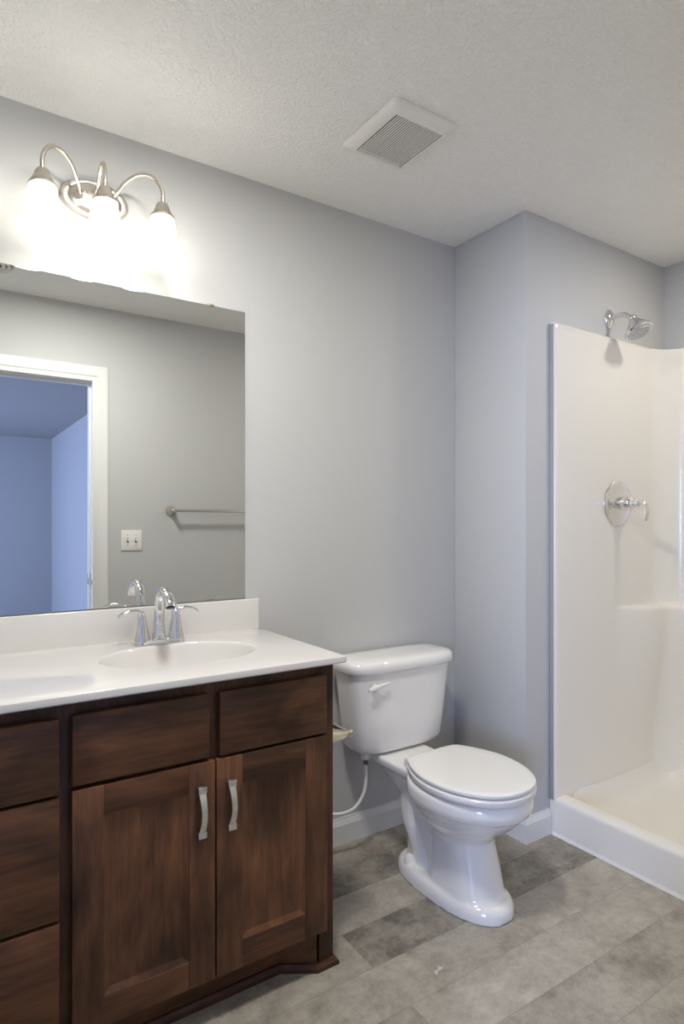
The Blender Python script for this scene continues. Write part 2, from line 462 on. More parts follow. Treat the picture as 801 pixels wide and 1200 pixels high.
# outer back edge of the top lip
outer = []
for (x, y) in plan:
    X = min(max(x, XS+0.001), SXR); Y = y
    if y > iy0-R_-0.001 and x > XS+0.009: 
        Y = SY0 if x < ixr-R_+0.02 else (SY0 if y > iy0-0.03 else y); 
        if Y != SY0: X = SXR
    elif y < iy1+R_+0.001 and x > XS+0.009:
        Y = SY1 if x < ixr-R_+0.02 else (SY1 if y < iy1+0.03 else y)
        if Y != SY1: X = SXR
    elif x > 2.5: X = SXR
    elif y > -1.0: Y = SY0
    else: Y = SY1
    outer.append((X, Y, ZT))
vr = add_loft(bm, rings + [outer], False, False, closed=False)
shower = thing('shower_unit', 'glossy off-white moulded shower enclosure with low threshold on the right', 'shower', ((XS+XR)/2, (SY0+SY1)/2, 0))
obj('surround', bm, MSH, shower, angle=50)
for fy in ((iy0+0.005, SY0-0.0002), (SY1+0.0002, iy1-0.005)):
    bm = bm_(); add_box(bm, XS-0.0012, XS+0.0008, fy[0], fy[1], 0.137, ZT-0.006, 0.0005); f_ = obj('flange', bm, simple('raw_grey_flange', (0.36, 0.36, 0.36), 0.6), shower); f_['label'] = 'raw grey edge'
# base with threshold
bm = bm_()
pf = [(0.001, 0.008), (0.001, 0.128), (0.003, 0.138), (0.010, 0.145), (0.060, 0.146), (0.072, 0.144), (0.084, 0.137), (0.094, 0.122), (0.108, 0.088), (0.125, 0.068), (0.16, 0.058),
      (0.25, 0.054), (0.42, 0.050), (0.60, 0.054), (0.70, 0.058), (0.755, 0.068), (0.785, 0.088), (0.808, 0.125), (0.814, 0.16)]
ys = [iy0-0.001 - d for d in (0, 0.006, 0.015, 0.03, 0.05, 0.08, 0.12)] 
ys += [ys[-1] + (iy1+0.001+0.12-ys[-1])*i/14 for i in range(1, 14)] + [iy1+0.001 + d for d in (0.12, 0.08, 0.05, 0.03, 0.015, 0.006, 0)]
rings = []
for y in ys:
    d = min(iy0-0.001-y, y-iy1-0.001)
    lift = 0.09*max(0.0, 1-d/0.06)**2.4
    ring = []
    for (a, z) in pf:
        wgt = smooth(0.085, 0.14, a)
        ring.append((XS+a, y, z + lift*wgt*(1.0 if a < 0.75 else 0.6)))
    rings.append(ring)
y0r = [(XS+a, SY0, min(z, 0.146)) for a, z in pf]; y1r = [(XS+a, SY1, min(z, 0.146)) for a, z in pf]
add_loft(bm, rings, False, False, closed=False)
add_box(bm, XS+0.0012, XS+0.060, iy0-0.001, SY0, 0.008, 0.1365); add_box(bm, XS+0.0012, XS+0.060, SY1, iy1+0.001, 0.008, 0.1365)
add_box(bm, XS+0.07, SXR-0.02, iy1, iy0, 0.0, 0.045)
obj('shower_pan', bm, MSH, shower, angle=50)
bm = bm_()
add_loft(bm, [[(XS-0.005, y, 0.0), (XS+0.004, y, 0.0), (XS+0.004, y, 0.012), (XS+0.001, y, 0.012), (XS-0.003, y, 0.005)] for y in (SY0-0.012, SY1+0.012)])
obj('caulk_bead', bm, MSH, shower)
bm = bm_(); add_lathe(bm, [(0.0545, 0.0), (0.0545, 0.004), (0.050, 0.006), (0.02, 0.0045)], (XS+0.42, -1.03, 0.0505)); obj('drain', bm, MCH, shower)

# shower head
SHX, SHZ = 2.445, 2.115
t = thing('showerhead', 'chrome shower head on a bent arm above the shower wall', 'shower head', (SHX, YP, SHZ-0.1))
bm = bm_(); add_lathe(bm, [(0.0355, 0.0), (0.0355, 0.004), (0.031, 0.010), (0.020, 0.016), (0.0125, 0.019)], (SHX, YP, SHZ), (0, -1, 0), sx=0.86, sy=1.15); obj('flange', bm, MCH, t)
arm = catmull([(SHX, YP-0.005, SHZ), (SHX, YP-0.045, SHZ+0.004), (SHX, YP-0.080, SHZ-0.003), (SHX, YP-0.108, SHZ-0.026)], 8)
bm = bm_(); add_tube(bm, arm, 0.0105, 20); obj('arm', bm, MCH, t)
hd = Vector((0, -0.44, -0.90)).normalized(); hp = Vector((SHX, YP-0.105, SHZ-0.018))
bm = bm_(); add_lathe(bm, [(0.008, -0.006), (0.0150, 0.0), (0.0170, 0.010), (0.0150, 0.016), (0.020, 0.022), (0.026, 0.030), (0.037, 0.046), (0.050, 0.062), (0.056, 0.070), (0.057, 0.076), (0.053, 0.0815)], hp, hd, 48, cap1=True)
hb = obj('spray_head', bm, MCH, t)
bm = bm_(); add_lathe(bm, [(0.0525, 0.0800), (0.047, 0.0835), (0.012, 0.0845)], hp, hd, 40)
d_, a_, b_ = frame_from(hd)
for r, nn in ((0.012, 6), (0.026, 12), (0.040, 18)):
    for i in range(nn):
        c = hp + a_*(r*math.cos(2*PI*i/nn)) + b_*(r*math.sin(2*PI*i/nn))
        add_lathe(bm, [(0.0026, 0.0845), (0.0018, 0.0885)], c, hd, 8)
obj('nozzle_plate', bm, simple('nozzle_grey', (0.55, 0.55, 0.55), 0.30, 0.6), hb)

# shower valve
VX, VZ, VY = 2.468, 1.316, iy0
t = thing('shower_valve', 'round chrome shower valve plate with lever handle on the shower wall', 'shower valve', (VX, VY, VZ-0.1))
bm = bm_(); add_lathe(bm, [(0.098, 0.0), (0.098, 0.003), (0.094, 0.007), (0.078, 0.010), (0.073, 0.009), (0.068, 0.011), (0.034, 0.015), (0.030, 0.016)], (VX, VY, VZ), (0, -1, 0), 56); obj('escutcheon', bm, MCH, t)
bm = bm_(); add_lathe(bm, [(0.029, 0.012), (0.029, 0.060), (0.026, 0.064), (0.021, 0.068), (0.021, 0.080), (0.0165, 0.082), (0.0165, 0.098), (0.012, 0.101)], (VX, VY, VZ), (0, -1, 0), 32); obj('valve_body', bm, MCH, t)
bm = bm_()
lv = catmull([(VX, VY-0.092, VZ), (VX, VY-0.115, VZ+0.002), (VX, VY-0.128, VZ-0.012), (VX, VY-0.132, VZ-0.045), (VX, VY-0.127, VZ-0.075)], 7)
add_tube(bm, lv, [0.012, 0.010, 0.007, 0.0065, 0.0055], 14, flat=[0.012, 0.011, 0.012, 0.014, 0.012]); obj('lever', bm, MCH, t)

# ------------------------------------------------------------------ exhaust fan grille on the ceiling
fx0, fx1, fy0, fy1 = 1.088, 1.330, -0.620, -0.344
t = thing('exhaust_fan', 'square off-white slotted exhaust fan cover on the ceiling', 'exhaust fan', ((fx0+fx1)/2, (fy0+fy1)/2, H))
bm = bm_()
def rrect(x0, x1, y0, y1, r, z, n=6):
    out = []
    for cx, cy, a in ((x1-r, y1-r, 0), (x0+r, y1-r, PI/2), (x0+r, y0+r, PI), (x1-r, y0+r, 1.5*PI)):
        out += [(cx+r*math.cos(a+PI/2*i/n), cy+r*math.sin(a+PI/2*i/n), z) for i in range(n+1)]
    return out
def inset(d, r, z): return rrect(fx0+d, fx1-d, fy0+d, fy1-d, r, z)
gx0, gx1, gy0, gy1 = fx0+0.036, fx1-0.028, fy0+0.040, fy1-0.030
add_loft(bm, [inset(0.000, 0.016, H-0.0005), inset(0.0, 0.016, H-0.004), inset(0.004, 0.016, H-0.012), inset(0.016, 0.016, H-0.020), inset(0.024, 0.012, H-0.0215),
              rrect(gx0, gx1, gy0, gy1, 0.002, H-0.0215), rrect(gx0, gx1, gy0, gy1, 0.002, H-0.009)], False, False)
obj('cover', bm, MPL, t)
bm = bm_(); NS = 22
for i in range(NS-1):
    x = gx0 + (gx1-gx0)*(i+1)/NS
    add_box(bm, x-0.0022, x+0.0022, gy0-0.001, gy1+0.001, H-0.0205, H-0.0188)
obj('grille', bm, MPL, t)
bm = bm_(); add_box(bm, gx0-0.006, gx1+0.006, gy0-0.006, gy1+0.006, H-0.010, H-0.001); obj('housing', bm, MD, t)

# ceiling lamps: one over the shower, one added unseen for fill light
def downlight(x, y, label, k=1.0):
    o = (x, y, H)
    t = thing('recessed_downlight', label, 'ceiling light', o)
    bm = bm_(); add_lathe(bm, [(0.106*k, -0.0005), (0.106*k, -0.004), (0.098*k, -0.009), (0.088*k, -0.008), (0.085*k, -0.004)], o, seg=56, cap0=False, cap1=False); obj('trim_ring', bm, MPL, t)
    for r in (0.081, 0.073):
        bm = bm_(); add_lathe(bm, [(r*k, -0.003), (r*k+0.001, -0.009), (r*k-0.002, -0.010), (r*k-0.005, -0.004)], o, seg=56, cap0=False, cap1=False); obj('baffle_ring', bm, MNS, t)
    bm = bm_(); add_lathe(bm, [(0.067*k, -0.001), (0.067*k, -0.003), (0.02*k, -0.004)], o, seg=40); obj('lens', bm, MLD, t)
downlight(2.467, -1.02, 'round recessed ceiling lamp above the shower')
downlight(0.55, -0.90, 'round flush ceiling lamp added out of view as fill light for the bathroom', 2.0)
# round air diffuser on the ceiling, only seen in the mirror
o = (0.225, -1.30, H)
t = thing('ceiling_diffuser', 'round ringed ceiling air vent reflected at the top left of the mirror', 'vent', o)
bm = bm_(); add_lathe(bm, [(0.115, -0.0005), (0.115, -0.004), (0.106, -0.011), (0.095, -0.010), (0.090, -0.003)], o, seg=56, cap0=False, cap1=False); obj('outer_ring', bm, MPL, t)
for r in (0.078, 0.056):
    bm = bm_(); add_lathe(bm, [(r, -0.004), (r+0.006, -0.013), (r-0.004, -0.019), (r-0.010, -0.010)], o, seg=48, cap0=False, cap1=False); obj('ring', bm, MPL, t)
bm = bm_(); add_lathe(bm, [(0.034, -0.001), (0.036, -0.014), (0.024, -0.020), (0.003, -0.021)], o, seg=32); obj('center_cap', bm, MPL, t)
bm = bm_(); add_lathe(bm, [(0.0895, -0.0005), (0.0895, -0.0015), (0.02, -0.0015)], o, seg=40); obj('backing', bm, MDG, t)

# ------------------------------------------------------------------ mirror
mx0, mx1, mz0, mz1 = -0.09, 0.909, 0.971, 1.967
t = thing('vanity_mirror', 'large frameless wall mirror above the sink reflecting a doorway', 'mirror', ((mx0+mx1)/2, 0, mz0))
bm = bm_(); add_box(bm, mx0, mx1, -0.0048, -0.0005, mz0, mz1); obj('backing', bm, ME, t)
bm = bm_(); vs = [bm.verts.new(p) for p in ((mx0+0.0008, -0.0050, mz0+0.0008), (mx1-0.0008, -0.0050, mz0+0.0008), (mx1-0.0008, -0.0050, mz1-0.0008), (mx0+0.0008, -0.0050, mz1-0.0008))]
bm.faces.new(vs); vs2 = [bm.verts.new((v.co.x, -0.0049, v.co.z)) for v in vs]
for i in range(4): bm.faces.new((vs[i], vs[(i+1) % 4], vs2[(i+1) % 4], vs2[i]))
bm.faces.new(vs2)
obj('glass', bm, MM, t)
for cx in (0.03, 0.784):
    for zz, s in ((mz1, 1), (mz0, -1)):
        bm = bm_()
        add_box(bm, cx-0.011, cx+0.011, -0.0085, -0.0003, zz-0.001 if s > 0 else zz-0.004, zz+0.004 if s > 0 else zz+0.001, 0.0008)
        add_box(bm, cx-0.011, cx+0.011, -0.0085, -0.0056, zz-0.004 if s > 0 else zz, zz if s > 0 else zz+0.005, 0.0008)
        obj('mirror_clip', bm, simple('clip_brass', (0.35, 0.30, 0.22), 0.35, 0.8), t)

# ------------------------------------------------------------------ vanity light
LX, LZ = 0.412, 2.213
t = thing('vanity_light', 'three-shade brushed nickel vanity light glowing above the mirror', 'wall light', (LX, 0, LZ))
bm = bm_(); add_lathe(bm, [(0.100, 0.0), (0.100, 0.006), (0.095, 0.012), (0.084, 0.014), (0.078, 0.013), (0.073, 0.018), (0.066, 0.024), (0.030, 0.028), (0.004, 0.029)], (LX, -0.0005, LZ), (0, -1, 0), 64, sx=1.0, sy=0.60); bp_ = obj('backplate', bm, MN, t)
for dx in (-0.034, 0.034):
    bm = bm_(); add_lathe(bm, [(0.006, 0.0), (0.006, 0.006), (0.009, 0.010), (0.009, 0.014), (0.005, 0.018), (0.001, 0.019)], (LX+dx, -0.024, LZ+0.002), (0, -1, 0), 20); obj('finial', bm, MN, bp_)
SYY = -0.14
for k, sx in enumerate((0.250, 0.412, 0.577)):
    s = k-1
    x0 = LX + s*0.043
    if s: pts = [(x0, -0.020, LZ+0.000), (x0+s*0.012, -0.045, LZ+0.020), (x0+s*0.034, -0.075, LZ+0.050), (x0+s*0.066, -0.105, LZ+0.066), (x0+s*0.098, -0.130, LZ+0.056), (sx, SYY, LZ+0.018), (sx, SYY, 2.182)]
    else: pts = [(sx, -0.020, LZ+0.012), (sx, -0.050, LZ+0.024), (sx, -0.076, LZ+0.052), (sx, -0.104, LZ+0.064), (sx, -0.128, LZ+0.050), (sx, SYY, LZ+0.015), (sx, SYY, 2.182)]
    bm = bm_(); add_tube(bm, catmull(pts, 8), 0.0062, 16); obj('arm', bm, MN, t)
    bm = bm_(); add_lathe(bm, [(0.006, 0.046), (0.016, 0.044), (0.018, 0.040), (0.024, 0.024), (0.031, 0.010), (0.036, 0.006), (0.037, 0.0), (0.033, -0.003)], (sx, SYY, 2.148), seg=36); obj('socket_cap', bm, MN, t)
    prof = [(0.0325, 2.152), (0.0355, 2.143), (0.0375, 2.122), (0.041, 2.099), (0.0465, 2.078), (0.0545, 2.058), (0.0635, 2.043), (0.068, 2.037)]
    inner = [(r-0.003, z) for r, z in reversed(prof)]
    inner[0] = (0.0655, 2.0365)
    bm = bm_(); add_lathe(bm, [(r, z) for r, z in prof+inner], (sx, SYY, 0), seg=48, cap0=False, cap1=False); sh = obj('shade', bm, MG, t, angle=80)
    bm = bm_(); add_lathe(bm, [(0.010, 2.146), (0.012, 2.120), (0.022, 2.100), (0.027, 2.082), (0.024, 2.064), (0.012, 2.054), (0.002, 2.052)], (sx, SYY, 0), seg=24); obj('bulb', bm, ML, sh)

# ------------------------------------------------------------------ vanity cabinet
CX0, CX1 = -0.28, 0.936
FY = -0.530; DY = -0.550
t = van = thing('vanity_cabinet', 'dark espresso wood vanity cabinet with two doors under the white countertop', 'cabinet', ((CX0+CX1)/2, -0.265, 0))
bm = bm_()
add_box(bm, CX1-0.018, CX1, FY+0.02, -0.003, 0.0, 0.845)      # right side
add_box(bm, CX0, CX0+0.018, FY+0.02, -0.003, 0.0, 0.845)
add_box(bm, CX0+0.018, CX1-0.018, -0.02, -0.003, 0.10, 0.845)
add_box(bm, CX0+0.018, CX1-0.018, FY+0.02, -0.02, 0.10, 0.118)
obj('carcass', bm, MWV, t)
bm = bm_()
def ff(x0, x1, z0, z1): add_box(bm, x0, x1, FY, FY+0.02, z0, z1, 0.001)
ff(CX1-0.045, CX1, 0.0, 0.845); ff(CX0, CX0+0.045, 0.0, 0.845)
ff(0.215, 0.265, 0.10, 0.845); ff(0.56, 0.60, 0.5995, 0.845)
for xa_, xb_ in ((CX0+0.045, 0.215), (0.265, CX1-0.045)):
    ff(xa_, xb_, 0.100, 0.140)
for xa_, xb_ in ((CX0+0.045, 0.215), (0.265, 0.56), (0.60, CX1-0.045)):
    ff(xa_, xb_, 0.800, 0.845); ff(xa_, xb_, 0.640, 0.672)
ff(CX0+0.045, 0.215, 0.36, 0.40); ff(0.56, 0.60, 0.14, 0.599)
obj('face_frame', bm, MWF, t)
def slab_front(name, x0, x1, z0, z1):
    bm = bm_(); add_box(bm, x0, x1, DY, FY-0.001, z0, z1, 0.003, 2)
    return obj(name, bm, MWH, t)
slab_front('false_drawer_front', 0.253, 0.566, 0.660, 0.815)
slab_front('false_drawer_front', 0.592, 0.904, 0.657, 0.815)
slab_front('drawer', CX0+0.02, 0.228, 0.649, 0.812)
slab_front('drawer', CX0+0.02, 0.228, 0.380, 0.642)
slab_front('drawer', CX0+0.02, 0.228, 0.112, 0.373)
def shaker(x0, x1, z0, z1, sw):
    bm = bm_()
    add_box(bm, x0+0.002, x1-0.002, FY-0.0045, FY-0.001, z0+0.002, z1-0.002)
    d = obj('door', bm, MWV, t)
    for sa, sb in ((x0, x0+sw), (x1-sw, x1)):
        bm = bm_(); add_box(bm, sa, sb, DY, FY-0.005, z0, z1, 0.0018); obj('stile', bm, MWV, d)
    for ra, rb in ((z1-sw, z1), (z0, z0+sw)):
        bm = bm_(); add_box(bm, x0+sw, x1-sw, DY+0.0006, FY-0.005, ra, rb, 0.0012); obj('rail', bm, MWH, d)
    bm = bm_()                                                   # recessed panel with a small sloped bead
    a0, a1, c0, c1 = x0+sw, x1-sw, z0+sw, z1-sw
    bw = 0.013
    o = [(a0, DY+0.003, c0), (a1, DY+0.003, c0), (a1, DY+0.003, c1), (a0, DY+0.003, c1)]
    i = [(a0+bw, DY+0.0105, c0+bw), (a1-bw, DY+0.0105, c0+bw), (a1-bw, DY+0.0105, c1-bw), (a0+bw, DY+0.0105, c1-bw)]
    bk = [(a0, FY-0.005, c0), (a1, FY-0.005, c0), (a1, FY-0.005, c1), (a0, FY-0.005, c1)]
    add_loft(bm, [bk, o, i])
    obj('panel', bm, MWV, d, angle=20)
    return d
dA = shaker(0.253, 0.580, 0.112, 0.650, 0.066)
dB = shaker(0.584, 0.906, 0.112, 0.650, 0.069)
def pull(d, x, z0, z1):
    bm = bm_()
    y = DY
    n = 18; rings = []
    for i in range(n+1):
        u = i/n; z = z0+0.012+(z1-z0-0.024)*u
        bow = 0.016 + 0.017*math.sin(PI*u)
        hw = 0.0085 - 0.0015*math.sin(PI*u)
        th = 0.0035
        rings.append([(x-hw, y-bow, z), (x+hw, y-bow, z), (x+hw, y-bow+th, z), (x-hw, y-bow+th, z)])
    add_loft(bm, rings)
    for zc in (z0+0.007, z1-0.007):
        add_box(bm, x-0.0105, x+0.0105, y-0.020, y-0.0005, zc-0.008, zc+0.008, 0.0015)
    return obj('handle', bm, MNS, d, angle=30)
pull(dA, 0.541, 0.476, 0.598); pull(dB, 0.618, 0.476, 0.598)
# toe kick with angled foot and base moulding
bm = bm_()
fl = 0.883; ix, iyk = 0.798, -0.474
add_box(bm, CX0+0.14, ix, iyk, iyk+0.016, 0.0, 0.100)
add_loft(bm, [[(fl, FY+0.001, z), (fl+0.012, FY+0.02, z), (ix+0.004, iyk+0.016, z), (ix-0.001, iyk, z)] for z in (0.0, 0.100)])
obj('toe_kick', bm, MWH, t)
bm = bm_()
path = [(CX1+0.0, -0.012), (CX1+0.0, FY), (fl, FY), (ix, iyk), (CX0+0.14, iyk)]
prof = [(0.0, 0.0), (0.013, 0.0), (0.0135, 0.006), (0.012, 0.011), (0.008, 0.015), (0.006, 0.020), (0.0, 0.022)]
def offset_path(path, a):
    out = []
    n = len(path)
    for i in range(n):
        ns = []
        for j in (i-1, i):
            if 0 <= j < n-1:
                d = Vector((path[j+1][0]-path[j][0], path[j+1][1]-path[j][1])).normalized()
                ns.append(Vector((-d.y, d.x)))       # outward = left of travel (path runs clockwise)
        if len(ns) == 1: nn = ns[0]
        else:
            nn = (ns[0]+ns[1]).normalized(); nn /= max(0.3, nn.dot(ns[0]))
        out.append((path[i][0]+nn.x*a, path[i][1]+nn.y*a))
    return out
offs = {a: offset_path(path, a) for a, _ in prof}
add_loft(bm, [[(*offs[a][k], z) for a, z in prof] for k in range(len(path))])
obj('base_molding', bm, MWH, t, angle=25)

# ------------------------------------------------------------------ countertop with integral bowl
KX0, KX1, KY0, KY1, KZ0, KZ1 = -0.285, 0.958, -0.566, -0.004, 0.8455, 0.865
SXc, SYc, SA, SB = 0.585, -0.283, 0.222, 0.158
t = thing('countertop', 'glossy white vanity countertop with integral oval sink', 'countertop', ((KX0+KX1)/2, (KY0+KY1)/2, KZ0))
bm = bm_()
e = 0.004; NE = 96
rect = [(KX0+e, KY0+e), (KX1-e, KY0+e), (KX1-e, KY1), (KX0+e, KY1)]
top = [bm.verts.new((x, y, KZ1)) for x, y in rect]
ell = [bm.verts.new((SXc+SA*math.cos(2*PI*i/NE), SYc+SB*math.sin(2*PI*i/NE), KZ1)) for i in range(NE)]
es = [bm.edges.new((top[i], top[(i+1) % 4])) for i in range(4)] + [bm.edges.new((ell[i], ell[(i+1) % NE])) for i in range(NE)]
bmesh.ops.triangle_fill(bm, use_beauty=True, edges=es)
levels = [(0.0012, KZ1-0.0012), (0.0, KZ1-0.004), (0.0, KZ0+0.003), (0.003, KZ0)]
prev = top
for d, z in levels:
    cur = [bm.verts.new(p) for p in ((KX0+d, KY0+d, z), (KX1-d, KY0+d, z), (KX1-d, KY1, z), (KX0+d, KY1, z))]
    for i in range(4): bm.faces.new((prev[i], prev[(i+1) % 4], cur[(i+1) % 4], cur[i]))
    prev = cur
und = [bm.verts.new((SXc+(SA+0.002)*math.cos(2*PI*i/NE), SYc+(SB+0.002)*math.sin(2*PI*i/NE), KZ0)) for i in range(NE)]
es = [bm.edges.get((prev[i], prev[(i+1) % 4])) for i in range(4)] + [bm.edges.new((und[i], und[(i+1) % NE])) for i in range(NE)]
bmesh.ops.triangle_fill(bm, use_beauty=True, edges=es)
obj('top_slab', bm, MK, t, angle=30)
bm = bm_()
bprof = [(1.0, 0.0), (0.990, -0.0008), (0.978, -0.003), (0.960, -0.010), (0.935, -0.024), (0.90, -0.046), (0.84, -0.075), (0.74, -0.102), (0.60, -0.122), (0.42, -0.134), (0.22, -0.140), (0.10, -0.142)]
add_loft(bm, [[(SXc+SA*s*math.cos(2*PI*i/NE), SYc+0.012*(1-s)+SB*s*math.sin(2*PI*i/NE), KZ1+z) for i in range(NE)] for s, z in bprof], False, True)
bas = obj('sink_bowl', bm, MK, t, angle=60)
bm = bm_(); add_lathe(bm, [(0.022, 0.0), (0.022, 0.003), (0.018, 0.004), (0.017, 0.001), (0.012, 0.002), (0.002, 0.003)], (SXc, SYc+0.011, KZ1-0.1415), seg=32); obj('drain', bm, MCH, bas)
bm = bm_(); add_box(bm, KX0, KX1-0.003, -0.022, -0.0045, KZ1-0.005, 0.969, 0.003, 3); obj('backsplash', bm, MK, t)

# ------------------------------------------------------------------ faucet
FX, FYC = 0.578, -0.100
t = thing('faucet', 'chrome two-handle bathroom faucet with arched spout behind the sink', 'faucet', (FX, FYC, KZ1))
bm = bm_()
def stadium(hx, hy, z, n=12):
    out = []
    for cx, a in ((FX+hx-hy, -PI/2), (FX-hx+hy, PI/2)):
        out += [(cx+hy*math.cos(a+PI*i/n), FYC+hy*math.sin(a+PI*i/n), z) for i in range(n+1)]
    return out
add_loft(bm, [stadium(0.080, 0.027, KZ1+0.0003), stadium(0.080, 0.027, KZ1+0.006), stadium(0.076, 0.023, KZ1+0.014), stadium(0.068, 0.016, KZ1+0.017)]); obj('base_plate', bm, MCH, t)
bm = bm_()
sp = catmull([(FX, FYC, KZ1+0.012), (FX, FYC-0.002, KZ1+0.060), (FX, FYC-0.006, KZ1+0.110), (FX, FYC-0.020, KZ1+0.148), (FX, FYC-0.048, KZ1+0.165), (FX, FYC-0.080, KZ1+0.158), (FX, FYC-0.104, KZ1+0.136), (FX, FYC-0.112, KZ1+0.122)], 7)
add_tube(bm, sp, [0.020, 0.0165, 0.0145, 0.013, 0.0115, 0.0115, 0.0125, 0.013], 24, flat=[0.021, 0.0175, 0.016, 0.0155, 0.0155, 0.016, 0.017, 0.0175], up=(0, 1, 0))
so = obj('spout', bm, MCH, t, angle=60)
bm = bm_(); add_lathe(bm, [(0.012, 0.0), (0.012, 0.004), (0.009, 0.005)], (FX, FYC-0.1125, KZ1+0.122), (0, -0.15, -1), 24); obj('aerator', bm, MDG, so)
for s in (-1, 1):
    hx = FX + s*0.0525
    bm = bm_(); add_lathe(bm, [(0.0265, 0.0), (0.026, 0.010), (0.021, 0.030), (0.0165, 0.055), (0.014, 0.074), (0.0125, 0.084), (0.009, 0.089), (0.002, 0.091)], (hx, FYC, KZ1+0.010), seg=32)
    hh = obj('handle', bm, MCH, t)
    bm = bm_()
    lp = catmull([(hx-s*0.004, FYC, KZ1+0.092), (hx+s*0.014, FYC-0.003, KZ1+0.102), (hx+s*0.036, FYC-0.006, KZ1+0.104), (hx+s*0.056, FYC-0.009, KZ1+0.099), (hx+s*0.070, FYC-0.011, KZ1+0.090)], 7)
    add_tube(bm, lp, [0.007, 0.0065, 0.0045, 0.0035, 0.0025], 16, flat=[0.009, 0.0105, 0.0105, 0.009, 0.006], up=(0, 0, 1)); obj('lever', bm, MCH, hh, angle=70)
bm = bm_(); add_tube(bm, [(FX, FYC+0.021, KZ1+0.010), (FX, FYC+0.021, KZ1+0.070)], 0.0025, 10); add_sphere(bm, (FX, FYC+0.021, KZ1+0.074), 0.006); obj('lift_rod', bm, MCH, t)

# ------------------------------------------------------------------ toilet
TX = 1.470
def egg(z, yb, ym, yf, hw, nb=2.4, nf=2.0, n=64, cx=TX):
    """oval in plan: back end yb, widest at ym, front tip yf (towards -y)"""
    out = []
    for i in range(n):
        a = 2*PI*i/n; c, s = math.cos(a), math.sin(a)
        if s >= 0: ex, L = nb, yb-ym
        else: ex, L = nf, ym-yf
        x = hw*math.copysign(abs(c)**(2.0/ex), c); y = ym + L*math.copysign(abs(s)**(2.0/ex), s)
        out.append((cx+x, y, z))
    return out
t = thing('toilet', 'white two-piece toilet with closed lid between vanity and shower', 'toilet', (TX, -0.36, 0))
bm = bm_()
# bowl
add_loft(bm, [egg(0.200, -0.400, -0.50, -0.598, 0.082), egg(0.225, -0.395, -0.50, -0.612, 0.098), egg(0.250, -0.380, -0.50, -0.645, 0.122), egg(0.280, -0.365, -0.50, -0.682, 0.146), egg(0.305, -0.355, -0.50, -0.707, 0.161),
              egg(0.326, -0.350, -0.50, -0.722, 0.170), egg(0.331, -0.345, -0.50, -0.737, 0.180), egg(0.350, -0.335, -0.50, -0.744, 0.185), egg(0.372, -0.330, -0.50, -0.743, 0.184), egg(0.384, -0.325, -0.50, -0.735, 0.178)])
# pedestal
add_loft(bm, [egg(0.020, -0.415, -0.52, -0.652, 0.104, 6, 2.3), egg(0.060, -0.420, -0.52, -0.640, 0.099, 6, 2.3), egg(0.120, -0.422, -0.52, -0.625, 0.092, 6, 2.3), egg(0.190, -0.42, -0.51, -0.606, 0.086, 5, 2.2), egg(0.235, -0.41, -0.50, -0.600, 0.090, 4, 2.2)])
# foot
add_loft(bm, [egg(0.0, -0.222, -0.46, -0.686, 0.118, 3.0, 2.3), egg(0.028, -0.224, -0.46, -0.684, 0.117, 3.0, 2.3), egg(0.042, -0.230, -0.46, -0.676, 0.112, 3.0, 2.3), egg(0.050, -0.24, -0.46, -0.660, 0.102, 3.0, 2.3)])
# trapway
tp = catmull([(TX, -0.44, 0.20), (TX, -0.36, 0.265), (TX, -0.285, 0.275), (TX, -0.275, 0.20), (TX, -0.315, 0.13), (TX, -0.345, 0.07), (TX, -0.350, 0.02)], 8)
add_tube(bm, tp, [0.062, 0.066, 0.064, 0.060, 0.060, 0.064, 0.066], 24, flat=[0.070, 0.074, 0.074, 0.072, 0.072, 0.074, 0.076], up=(0, 0, 1))
# rear web and deck
add_loft(bm, [egg(0.02, -0.26, -0.34, -0.45, 0.060, 4, 4), egg(0.15, -0.25, -0.34, -0.45, 0.056, 4, 4), egg(0.26, -0.20, -0.30, -0.45, 0.060, 4, 4), egg(0.33, -0.10, -0.28, -0.45, 0.085, 4, 4), egg(0.36, -0.04, -0.25, -0.45, 0.105, 5, 4)])
add_loft(bm, [egg(0.345, -0.045, -0.24, -0.42, 0.104, 6, 3), egg(0.356, -0.032, -0.24, -0.42, 0.112, 6, 3), egg(0.374, -0.030, -0.24, -0.42, 0.114, 6, 3), egg(0.382, -0.036, -0.24, -0.42, 0.108, 6, 3)])
bmesh.ops.recalc_face_normals(bm, faces=bm.faces)
me = bpy.data.meshes.new('tmp'); bm.to_mesh(me); bm.free()
tmp = bpy.data.objects.new('tmp', me); C.objects.link(tmp)
rm = tmp.modifiers.new('r', 'REMESH'); rm.mode = 'VOXEL'; rm.voxel_size = 0.0048; rm.use_smooth_shade = True
sm = tmp.modifiers.new('s', 'SMOOTH'); sm.iterations = 7; sm.factor = 0.5
dg = bpy.context.evaluated_depsgraph_get(); dg.update()
me2 = bpy.data.meshes.new_from_object(tmp.evaluated_get(dg))
bm = bm_(); bm.from_mesh(me2)
bpy.data.objects.remove(tmp); bpy.data.meshes.remove(me); bpy.data.meshes.remove(me2)
for v in bm.verts:
    if v.co.z < 0.001: v.co.z = 0.001
bowl = obj('bowl', bm, MP, t, angle=180)
for s in (-1, 1):
    bm = bm_(); add_lathe(bm, [(0.019, -0.004), (0.018, 0.010), (0.015, 0.020), (0.008, 0.026), (0.001, 0.0275)], (TX+s*0.080, -0.315, 0.0500), seg=24); obj('bolt_cap', bm, MS, bowl)
